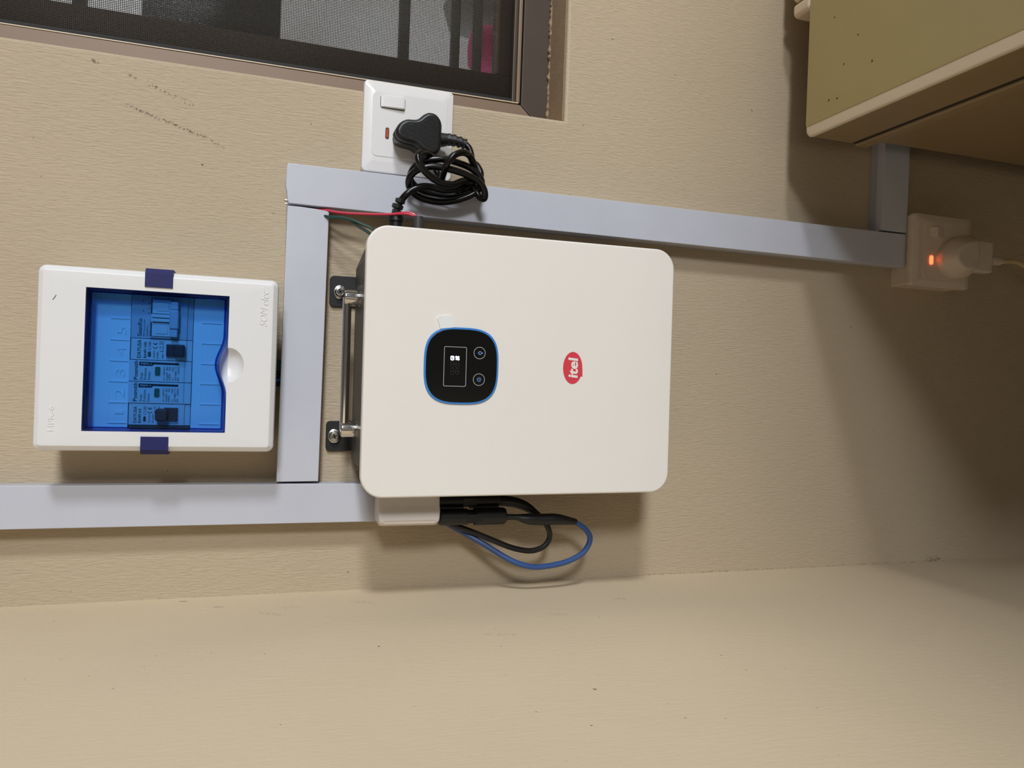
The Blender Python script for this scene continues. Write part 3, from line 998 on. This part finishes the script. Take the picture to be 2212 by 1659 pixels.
# sun mark
frame_strip(bm, [(0.5 + 1.25 * math.cos(2 * math.pi * i / 24), -179.4 + 1.25 * math.sin(2 * math.pi * i / 24)) for i in range(24)],
            [(0.5 + 0.95 * math.cos(2 * math.pi * i / 24), -179.4 + 0.95 * math.sin(2 * math.pi * i / 24)) for i in range(24)], 96.7)
for i in range(12):
    a = 2 * math.pi * i / 12
    c, s = math.cos(a), math.sin(a)
    quad(bm, [(0.5 + c * r - s * w, -179.4 + s * r + c * w) for r, w in ((1.7, -.12), (2.25, -.12), (2.25, .12), (1.7, .12))], 96.7)
finish(bm, 'touch_icons', M['icon_blue'], disp, smooth=False)
bm = bmesh.new()
# lit battery: outlined cell with bolt
frame_strip(bm, rrect(16.7, 20.5, -156.5, -153.2, 1.0), rrect(17.5, 19.5, -155.9, -153.9, 0.4), 96.75)
quad(bm, [(18.1, -155.3), (18.9, -155.3), (18.9, -154.5), (18.1, -154.5)], 96.75)
# lit fan: four blades and hub
for i in range(4):
    a = math.radians(45 + 90 * i)
    cx, cz = 18.7 + 1.35 * math.cos(a), -159.4 + 1.35 * math.sin(a)
    rr = 0.95 if i in (0, 2) else 0.75
    quad(bm, [(cx + rr * math.cos(2 * math.pi * k / 14), cz + rr * math.sin(2 * math.pi * k / 14)) for k in range(14)], 96.75)
    c, s = math.cos(a), math.sin(a)
    quad(bm, [(18.7 + c * r - s * w, -159.4 + s * r + c * w) for r, w in ((0, -.45), (2.0, -.45), (2.0, .45), (0, .45))], 96.76 + i * .01)
finish(bm, 'lit_icons', M['icon_lit'], disp, smooth=False)
bm = bmesh.new()
for zc in (-155.2, -159.6):
    for xc in (13.2, 7.0):
        for k in range(2):
            box(bm, xc - 2.2, xc + 2.2, 96.6, 96.68, zc + (1.3 if k else -1.5), zc + (1.6 if k else -1.2))
        for k in (-2.6, 0.0, 2.6):
            box(bm, xc + k - .15, xc + k + .15, 96.6, 96.68, zc - 1.0, zc + 1.1)
finish(bm, 'unlit_digits', M['digit_off'], disp, smooth=False)
# peel-off film tab
bm = bmesh.new()
tabp = [(52.4, -140.6), (54.6, -141.8), (56.0, -152.6), (54.6, -153.8), (42.4, -156.4), (38.4, -156.6), (37.8, -144.6), (43.0, -143.2)]
plate(bm, [(52.4, -140.8), (54.4, -142.0), (56.0, -152.6), (54.8, -153.9), (45.4, -156.0), (43.6, -143.8)], 95.1, 96.4, 0)
finish(bm, 'film_tab', M['film'], disp, smooth=False)
# smudge-free logo: red oval with a corner tail and white letters
LX, LZ = 13.6, -268.6
bm = bmesh.new()
ov = []
for i in range(48):
    a = 2 * math.pi * i / 48
    x, z = LX + 14.7 * math.cos(a), LZ + 9.5 * math.sin(a)
    ov.append((x, z))
plate(bm, ov, 94.9, 95.25, 0)
plate(bm, [(6.0, -275.0), (6.0, -278.5), (13.6, -278.2), (16, -272)], 94.9, 95.22, 0)
logo = finish(bm, 'logo_oval', M['red_logo'], inv, smooth=False)
bm = bmesh.new()
letters(bm, 'itel', 4.5, 23.1, -273.2, 9.3, 95.4, 0.030, 0.08)
finish(bm, 'logo_lettering', M['panel'], logo, smooth=False)

# ------------------------------------------------------------------ switched socket with rocker
so = thing('wall_socket', 'glossy white switched socket beside the window with a black plug in it', 'socket', V(237.8, 0, -124))
SX0, SX1, SZ0, SZ1 = 194.3, 281.2, -167.8, -80.6
bm = bmesh.new()
rplate(bm, SX0 + .6, SX1 - .6, SZ0 + .6, SZ1 - .6, 3.5, 0, 6, 0)
finish(bm, 'backing', M['white'], so)
bm = bmesh.new()
rings = []
for k, d in ((0, 2.5), (0, 7.6), (0.5, 8.8), (1.6, 9.4), (9.5, 11.0), (10.5, 11.0)):
    rings.append([V(x, d, z) for x, z in rrect(SX0 + k, SX1 - k, SZ0 + k, SZ1 - k, max(1.5, 4.2 - k * .2), 6)])
loft(bm, rings)
finish(bm, 'face_plate', M['white_gloss'], so)
bm = bmesh.new()
inner = []
for x, z in rrect(209.2, 270.6, -160.5, -89.6, 4.5, 6):
    t_ = (x - 240) / 31.0
    inner.append((x, z + (2.4 * (1 - t_ * t_) if z > -125 else -2.4 * (1 - t_ * t_))))
plate(bm, inner, 10.4, 11.5, 0.35)
finish(bm, 'centre_panel', M['white_gloss'], so)
bm = bmesh.new()
rplate(bm, 255.2, 267.2, -119.9, -96.0, 2.2, 11.0, 11.65, 0)
rk = finish(bm, 'rocker_gap', M['grey_sleeve'], so)
bm = bmesh.new()
sec = [(-96.5, 11.4), (-96.5, 13.0), (-97.4, 13.5), (-117.2, 15.0), (-119.0, 14.6), (-119.4, 13.6), (-119.4, 11.4)]
loft(bm, [[V(x, d, z) for z, d in sec] for x in (255.8, 266.6)])
bmesh.ops.bevel(bm, geom=[e for e in bm.edges], offset=0.0005, segments=2, affect='EDGES')
finish(bm, 'rocker', M['white_gloss'], rk)
bm = bmesh.new(); rplate(bm, 226.2, 237.2, -105.3, -101.8, 1.7, 11.3, 11.8, 0)
nr = finish(bm, 'neon_rim', M['neon_rim'], so)
bm = bmesh.new(); rplate(bm, 227.6, 235.9, -104.5, -102.6, 0.9, 11.5, 12.1, 0.3)
finish(bm, 'neon_lens', M['neon_off'], nr)
bm = bmesh.new()
letters(bm, 'Sollanc', 264.2, 279.0, -165.2, 3.4, 9.55, -0.006, 0.35)
finish(bm, 'lettering', M['print_black'], so, smooth=False)

# ------------------------------------------------------------------ black power cord: plug, strain relief, tangled cable, gland at the inverter
pc = thing('power_cord', 'black power cord tangled in a coil between the socket plug and the inverter', 'power cord', V(190, 12, -150))
plug_pts = [(227.7, -107.6), (233.8, -110.7), (238.4, -117.1), (239.8, -127.1), (245.3, -133.6), (247.7, -139.0), (246.2, -145.4), (239.3, -150.0),
            (226.8, -150.2), (215.9, -150.0), (210.4, -146.7), (209.0, -141.7), (212.0, -133.1), (216.9, -126.2), (218.3, -117.9), (220.0, -112.0), (222.9, -108.6)]
cp = [(p.x, p.y) for p in catmull(plug_pts + plug_pts[:1], 4)][:-1]
bm = bmesh.new()
loft(bm, [[V(x, d, z) for x, z in inset(cp, k)] for k, d in ((1.0, 11.6), (1.0, 21), (-0.5, 23), (-0.5, 30), (0.8, 31), (0.6, 32.5), (-0.4, 34), (-0.2, 37.5), (0.9, 39.4), (2.4, 40.2), (3.6, 40.2), (4.0, 39.7))])
plug = finish(bm, 'plug', M['black'], pc, angle=50)
# fine grip ribs clipped to the plug face
def span(poly, z):
    xs_ = []
    n = len(poly)
    for i in range(n):
        (x0, z0), (x1, z1) = poly[i], poly[(i + 1) % n]
        if (z0 - z) * (z1 - z) < 0:
            xs_.append(x0 + (x1 - x0) * (z - z0) / (z1 - z0))
    return sorted(xs_)
face = inset(cp, 4.4)
bm = bmesh.new()
xr = 214.0
sw = [(z, x) for x, z in face]
while xr < 246:
    s = span(sw, xr)
    for a, b_ in zip(s[::2], s[1::2]):
        if b_ - a > 2:
            box(bm, xr - .28, xr + .28, 39.5, 40.25, a, b_)
    xr += 1.15
finish(bm, 'grip_ribs', M['black'], plug, smooth=False)
bm = bmesh.new()
tube(bm, [(228.0, 24, -148.0), (228.2, 25, -154), (228.8, 26, -160), (228.4, 27, -166)], [7.4, 6.6, 5.6, 5.2], 4, 12)
tube(bm, [(228.6, 26.6, -165.0), (227.6, 27.4, -171), (226.2, 28, -176)], [4.8, 4.5, 4.2], 4, 12)
for i, (x, d, z) in enumerate(((228.9, 26, -160.5), (228.6, 26.6, -165.5), (227.4, 27.4, -170.8), (226.0, 28.0, -175.6))):
    lathe(bm, (x, d, z), (-0.22 * i / 2, 0.1, -1), [(-1.3, 5.9 - .25 * i), (1.3, 5.9 - .25 * i)], 10)
finish(bm, 'strain_relief', M['black'], plug, angle=30)
CORD = [(227.3, 28, -174.2), (222.3, 30, -179.5), (214.9, 32, -181.7), (208.7, 34, -182.0), (204.3, 36, -186.9), (196.4, 38, -190.1), (187.2, 38, -187.7), (179.0, 36, -178.6), (174.6, 34, -164.2), (174.6, 32, -148.4), (176.8, 32, -134.2), (181.7, 34, -125.4), (188.5, 38, -122.8), (196.8, 42, -127.7), (201.6, 46, -138.0), (203.1, 48, -151.5), (202.3, 47, -163.2), (199.2, 46, -176.5), (192.8, 46, -186.2), (184.5, 45, -189.5), (176.2, 42, -183.0), (169.0, 40, -168.1), (165.8, 38, -151.9), (166.9, 38, -135.9), (171.5, 40, -124.6), (178.1, 44, -120.2), (184.7, 48, -121.4), (190.2, 52, -127.9), (193.6, 54, -139.8), (192.8, 55, -155.3), (189.8, 54, -172.2), (185.2, 53, -184.3), (178.0, 52, -190.3), (171.0, 50, -191.4), (172.3, 45, -188.3), (179.3, 43, -184.0), (184.3, 46, -179.0), (183.9, 54, -169.9), (177.7, 60, -157.8), (177.7, 62, -146.1), (181.6, 64, -136.3), (187.7, 66, -128.3), (194.4, 66, -124.4), (200.0, 64, -124.6), (204.6, 58, -129.9), (206.3, 49, -137.2), (202.9, 40, -143.1), (192.7, 38, -147.7), (185.3, 44, -150.5), (188.3, 52, -150.6), (193.0, 58, -151.1), (197.7, 62, -152.8), (203.9, 63, -158.0), (208.1, 60, -166.1), (208.3, 53, -174.3), (203.2, 47, -180.3), (197.0, 41, -184.5), (189.0, 39, -183.4), (183.4, 43, -175.9), (176.8, 47, -164.2), (174.4, 49, -152.3), (176.0, 49, -141.5), (175.3, 50, -131.9), (171.5, 50, -123.4), (167.0, 50, -118.0), (162.8, 48, -114.5), (158, 46, -111.5)]
bm = bmesh.new()
tube(bm, CORD, 3.15, 5, 12)
finish(bm, 'cable', M['black_soft'], pc)
bm = bmesh.new()
for (x, d, z, r, h) in ((160.6, 46.8, -112.6, 4.6, 4.2), (155.6, 45.6, -110.6, 5.2, 4.4), (150.4, 45, -110.0, 4.4, 5.0)):
    lathe(bm, (x, d, z), (1, 0.15, -0.22), [(-h / 2, r * .8), (-h / 2 + .5, r), (h / 2 - .5, r), (h / 2, r * .8)], 8)
lathe(bm, (149, 45, -109.6), (-1, 0, 0), [(0, 4.0), (2, 6.6), (7, 6.8), (8, 5.6), (12, 5.4), (24, 5.4)], 16)
finish(bm, 'cable_gland', M['black'], pc, angle=30)

# ------------------------------------------------------------------ small wires by the inverter's upper corner
rw = thing('red_wire_pair', 'pair of thin red wires from the trunking joint into a grey sleeve', 'wire', V(148, 20, -90))
for k, off in enumerate((0, 1)):
    bm = bmesh.new()
    o_ = 1.7 * off
    tube(bm, [(151.0, 12, -30 - o_), (151.4, 18, -46 - o_), (150.6, 22, -51), (148.6 - .3 * o_, 28 - o_, -58), (147.4, 34 - o_, -69), (147.0, 42 - o_ * .5, -88), (147.0, 50 - o_ * .3, -104), (148.5 - o_ * .6, 56, -116), (147.2 - o_ * .8, 59, -123.2), (143.4, 60 + o_ * .6, -126.6 + o_ * .4), (138, 60, -127.2)], 1.15, 6, 8)
    finish(bm, 'wire', M['red_wire'], rw)
bm = bmesh.new()
lathe(bm, (124, 60, -127.4), (1, 0, 0), [(0, 4.6), (20.6, 4.7), (21.4, 4.3), (21.5, 2.6)], 20)
finish(bm, 'sleeve', M['grey_sleeve'], rw)
gw = thing('green_wire_pair', 'pair of dark green wires between the trunking corner and the inverter body', 'wire', V(135, 20, -75))
for pts in ([(149, 10, -40), (144.5, 24, -50), (143.4, 32, -60), (141.0, 38, -68), (135.0, 40, -77), (129.0, 42, -87), (120, 42, -96)],
            [(149, 12, -42), (143.8, 26, -52), (142.6, 34, -61), (140.4, 40, -70), (136.4, 44, -80.5), (132.6, 46, -89), (122, 46, -100)]):
    bm = bmesh.new(); tube(bm, pts, 1.3, 6, 8)
    finish(bm, 'wire', M['green_wire'], gw)
# wires that leave the box behind its lower edge into the trunking
wl = thing('box_wires', 'dark bundle of wires dipping from the breaker box into the trunking', 'wire', V(2, 10, -12))
for i, (xx, mm) in enumerate(((10, 'green_wire'), (5, 'green_wire'), (0, 'black'), (-3, 'black'), (-7, 'blue_wire'), (-11, 'black'))):
    bm = bmesh.new(); tube(bm, [(xx * .8, 22, 12), (xx, 26, -4), (xx, 20, -10), (xx * .9, 10, -22)], 2.0, 4, 8)
    finish(bm, 'wire', M[mm], wl)

# ------------------------------------------------------------------ plug-in dongle and solar leads on the left side of the inverter
dg = thing('plug_in_dongle', 'small white rounded dongle plugged into the inverter side at the trunking end', 'dongle', V(-118, 44, -130))
bm = bmesh.new()
prof = [(-97, 30), (-97, 55), (-118, 56.5), (-126, 60.0), (-131.5, 60.0), (-135.0, 56.0), (-136.5, 48), (-136, 34), (-131, 30)]
secs = []
for z, k in ((-157.6, .88), (-156.9, .95), (-155, .99), (-152, 1), (-107, 1), (-104, .99), (-102.3, .95), (-101.6, .88)):
    secs.append([V(-97 + (x + 97) * k, 44 + (d - 44) * k, z) for x, d in prof])
loft(bm, secs)
bmesh.ops.bevel(bm, geom=[e for e in bm.edges if abs(e.verts[0].co.z - e.verts[1].co.z) > .02], offset=0.0018, segments=2, affect='EDGES')
finish(bm, 'shell', M['dongle'], dg, angle=40)
bm = bmesh.new(); rplate(bm, -117.5, -104, -152, -108, 3, 54.4, 56.0, 0.5)
finish(bm, 'recessed_face', M['dongle'], dg)

def lead(label, conn, sleeve, srad, wire_pts, wmat, wr, group):
    t = thing('solar_lead', label, 'cable', V(*conn[0]), group)
    bm = bmesh.new()
    x, d, z0 = conn[0]; z1 = conn[1]; r = conn[2]
    L = z0 - z1
    lathe(bm, (x, d, z0), (0, 0, -1), [(0, r * .8), (L * .02, r * .95), (L * .42, r * .95), (L * .43, r * .80), (L * .52, r * .80), (L * .53, r), (L * .96, r), (L, r * .86)], 14)
    box(bm, x - r * .55, x + r * .4, d + r * .5, d + r * .98, z0 - L * .62, z0 - L * .40, 0.5)
    finish(bm, 'connector', M['black'], t, angle=30)
    bm = bmesh.new(); tube(bm, sleeve, srad, 5, 12)
    finish(bm, 'heat_shrink', M['black'], t)
    bm = bmesh.new(); tube(bm, wire_pts, wr, 6, 10)
    finish(bm, 'wire', wmat, t)
    return t
lead('blue solar lead looping lowest below the inverter side', ((-129.5, 47, -159), -224, 8.2),
     [(-130.4, 49, -222), (-130.7, 50, -235), (-132.6, 50, -246), (-133.4, 50, -262), (-133.6, 50, -277), (-136.8, 48, -297.5)], [3.0, 3.0, 5.2, 5.6, 5.4, 3.0],
     [(-136.4, 48, -296), (-139.0, 46, -300.5), (-145.0, 45, -309.3), (-152.7, 45, -314.5), (-160.9, 45, -313.2), (-169.8, 45, -305.8), (-177.2, 45, -288.9), (-180.8, 45, -263.6), (-178.8, 45, -246.9), (-172.3, 42, -230.2), (-158.2, 34, -206), (-147.6, 27, -187), (-141.0, 22, -174), (-134, 14, -158), (-128, 8, -140)],
     M['blue_wire'], 2.75, 'solar leads')
lead('black solar lead making the smaller loop below the inverter side', ((-116.5, 34, -159), -221, 8.2),
     [(-116.8, 35, -219), (-118.0, 36, -234), (-122.5, 37, -248), (-131.0, 40, -261)], [5.2, 5.2, 4.8, 2.8],
     [(-129.6, 40, -259.6), (-134.0, 40, -263.5), (-141.0, 40, -269.8), (-149.9, 40, -273.4), (-157.8, 40, -271.6), (-163.5, 40, -264.8), (-165.8, 40, -252.3), (-162.2, 39, -234.2), (-154.0, 37, -213.5), (-145.8, 35, -193.1), (-140.6, 37, -179.8), (-134, 33, -164), (-122, 26, -142)],
     M['black'], 2.75, 'solar leads')

# ------------------------------------------------------------------ lower socket on a surface box, with white plug
s2 = thing('surface_socket', 'dusty white socket on a surface box with a lit red neon', 'socket', V(173, 0, -763))
bm = bmesh.new()
rplate(bm, 131.5, 214.5, -806, -721.5, 2.5, 0, 30, 0)
finish(bm, 'surface_box', M['dusty_white'], s2)
bm = bmesh.new()
rings = []
for k, d in ((0, 26.5), (0, 32), (0.8, 33.4), (6.5, 35.2), (7.5, 35.2)):
    rings.append([V(x, d, z) for x, z in rrect(129.8 + k, 215.6 - k, -807.0 + k, -719.0 - k, 4.0, 5)])
loft(bm, rings)
finish(bm, 'face_plate', M['dusty_white'], s2)
bm = bmesh.new(); rplate(bm, 139, 207, -800, -733.5, 4, 34.8, 35.9, 0.4)
finish(bm, 'centre_panel', M['dusty_white'], s2)
bm = bmesh.new()
sec = [(-742.0, 35.7), (-742.0, 36.6), (-743.0, 37.4), (-749.6, 40.0), (-762.2, 36.6), (-762.2, 35.7)]
loft(bm, [[V(x, d, z) for z, d in sec] for x in (188.6, 199.6)])
finish(bm, 'rocker', M['dusty_white'], s2, smooth=False)
bm = bmesh.new(); rplate(bm, 155.6, 166.4, -747.4, -742.4, 2.4, 35.7, 37.0, 0.5)
finish(bm, 'neon_lens', M['neon_on'], s2)

wp = thing('freezer_plug', 'white plug with its cord in the dusty socket with the lit neon', 'plug', V(168, 36, -775))
hexp = [(160, -752), (171, -754), (186, -768), (191, -783), (190, -800), (149, -800), (141, -778), (146, -764), (152, -756)]
cpx = [(p.x, p.y) for p in catmull(hexp + hexp[:1], 3)][:-1]
bm = bmesh.new()
loft(bm, [[V(167 + (x - 167) * s, d, -778 + (z + 778) * s) for x, z in cpx] for s, d in ((1.0, 36.0), (1.0, 43), (0.97, 45), (0.70, 57), (0.62, 58.5), (0.55, 58.6))])
finish(bm, 'plug_body', M['dusty_white'], wp, angle=40)
bm = bmesh.new()
box(bm, 149.5, 187, 38, 52, -823, -794, 2.5, 3)
nk = finish(bm, 'plug_neck', M['dusty_white'], wp)
bm = bmesh.new()
lathe(bm, (166, 45, -820), (0, 0, -1), [(0, 5.5), (8, 5.2), (22, 4.4), (23, 3.2)], 14)
for i in range(4):
    lathe(bm, (166, 45, -825 - i * 4.2), (0, 0, -1), [(0, 6.0 - .3 * i), (2.0, 6.0 - .3 * i)], 14)
finish(bm, 'strain_relief', M['dusty_white'], wp, angle=30)
bm = bmesh.new()
tube(bm, [(166, 45, -838), (167.2, 44, -852), (168.8, 42, -866), (167.5, 40, -882), (162, 38, -898), (150, 36, -930), (140, 34, -1000), (170, 40, -1100), (260, 46, -1180)], 3.2, 6, 10)
finish(bm, 'cord', M['cream_cord'], wp)

# ------------------------------------------------------------------ chest freezer
FX0, FX1 = 271.3, 1240
FD0, FD1 = 57, 780
FT = -544.0
fr = thing('chest_freezer', 'beige chest freezer with an olive lid top standing by the wall', 'freezer', (0.76, -0.42, 0.0))
fz = -1430.0
# lid: side skirt with shade in its colour, lighter moulded trim round the edge, olive panel on top
def lid_ring(k, z):
    return [V(x, d, z) for x, d in rrect(FX0 + k, FX1 - k, FD0 + k, FD1 - k, 9 - min(8, k * .3), 5)]
bm = bmesh.new()
loft(bm, [lid_ring(0.5, FT - 54.5), lid_ring(0.5, FT - 3.2)])
lidf = finish(bm, 'lid', M['frz_body_shaded'], fr)
bm = bmesh.new()
loft(bm, [lid_ring(0.3, FT - 4.0), lid_ring(0, FT - 2.0), lid_ring(0.7, FT - .6), lid_ring(2.0, FT), lid_ring(12.6, FT), lid_ring(13.0, FT - 1.2)])
finish(bm, 'lid_trim', M['frz_trim'], lidf)
bm = bmesh.new()
def top_ring(k, z):
    return [V(x, d, z) for x, d in rrect(FX0 + k, FX1 - k, FD0 + k - 11.6, FD1 - k, 3, 5)]
loft(bm, [top_ring(12.0, FT - 3), top_ring(12.0, FT + 0.3), top_ring(12.8, FT + 0.7)])
finish(bm, 'lid_top', M['frz_top'], lidf)
bm = bmesh.new()
for (x, d) in ((384, 96), (352, 130), (300, 92), (330, 112), (318, 150), (395, 160), (298, 104)):
    box(bm, x, x + random.uniform(.8, 2.0), d, d + 1.0, FT + .5, FT + 1.2)
o = finish(bm, 'dust_crumbs', M['print_black'], lidf, smooth=False)
o['kind'] = 'stuff'
bm = bmesh.new()
box(bm, FX0 + 2.4, FX1 - 3, FD0 + 3, FD1 - 3, FT - 70, FT - 54)
finish(bm, 'gasket', M['gasket'], fr, smooth=False)
bm = bmesh.new()
box(bm, FX0 - 0.4, FX1 - 1, FD0 + 1, FD1 - 1, FT - 80, FT - 64.0, 2.2, 3)
finish(bm, 'body_rim', M['frz_body_shaded'], fr)
bm = bmesh.new()
box(bm, FX0 + 6.2, FX1 - 6, FD0 + 5, FD1 - 6, fz + 45, FT - 78, 4, 2)
finish(bm, 'body', M['frz_body_shaded'], fr)
for (x, d) in ((320, 120), (1200, 120), (320, 730), (1200, 730)):
    bm = bmesh.new(); lathe(bm, (x, d, fz), (0, 0, 1), [(0, 18), (8, 20), (46, 16)], 16)
    finish(bm, 'foot', M['black'], fr)
for hx in (411.0, 1060):
    bm = bmesh.new()
    rplate(bm, hx, hx + 15.5, -620, FT + 2.0, 5, 33, 58, 4)
    hg = finish(bm, 'hinge', M['frz_trim'], fr)
    bm = bmesh.new()
    rplate(bm, hx + 17.5, hx + 85, -620, FT + 3.0, 5, 33, 58, 3)
    finish(bm, 'hinge_cover', M['frz_trim'], hg)

for o in scene.objects:
    if '_o' in o.keys():
        del o['_o']
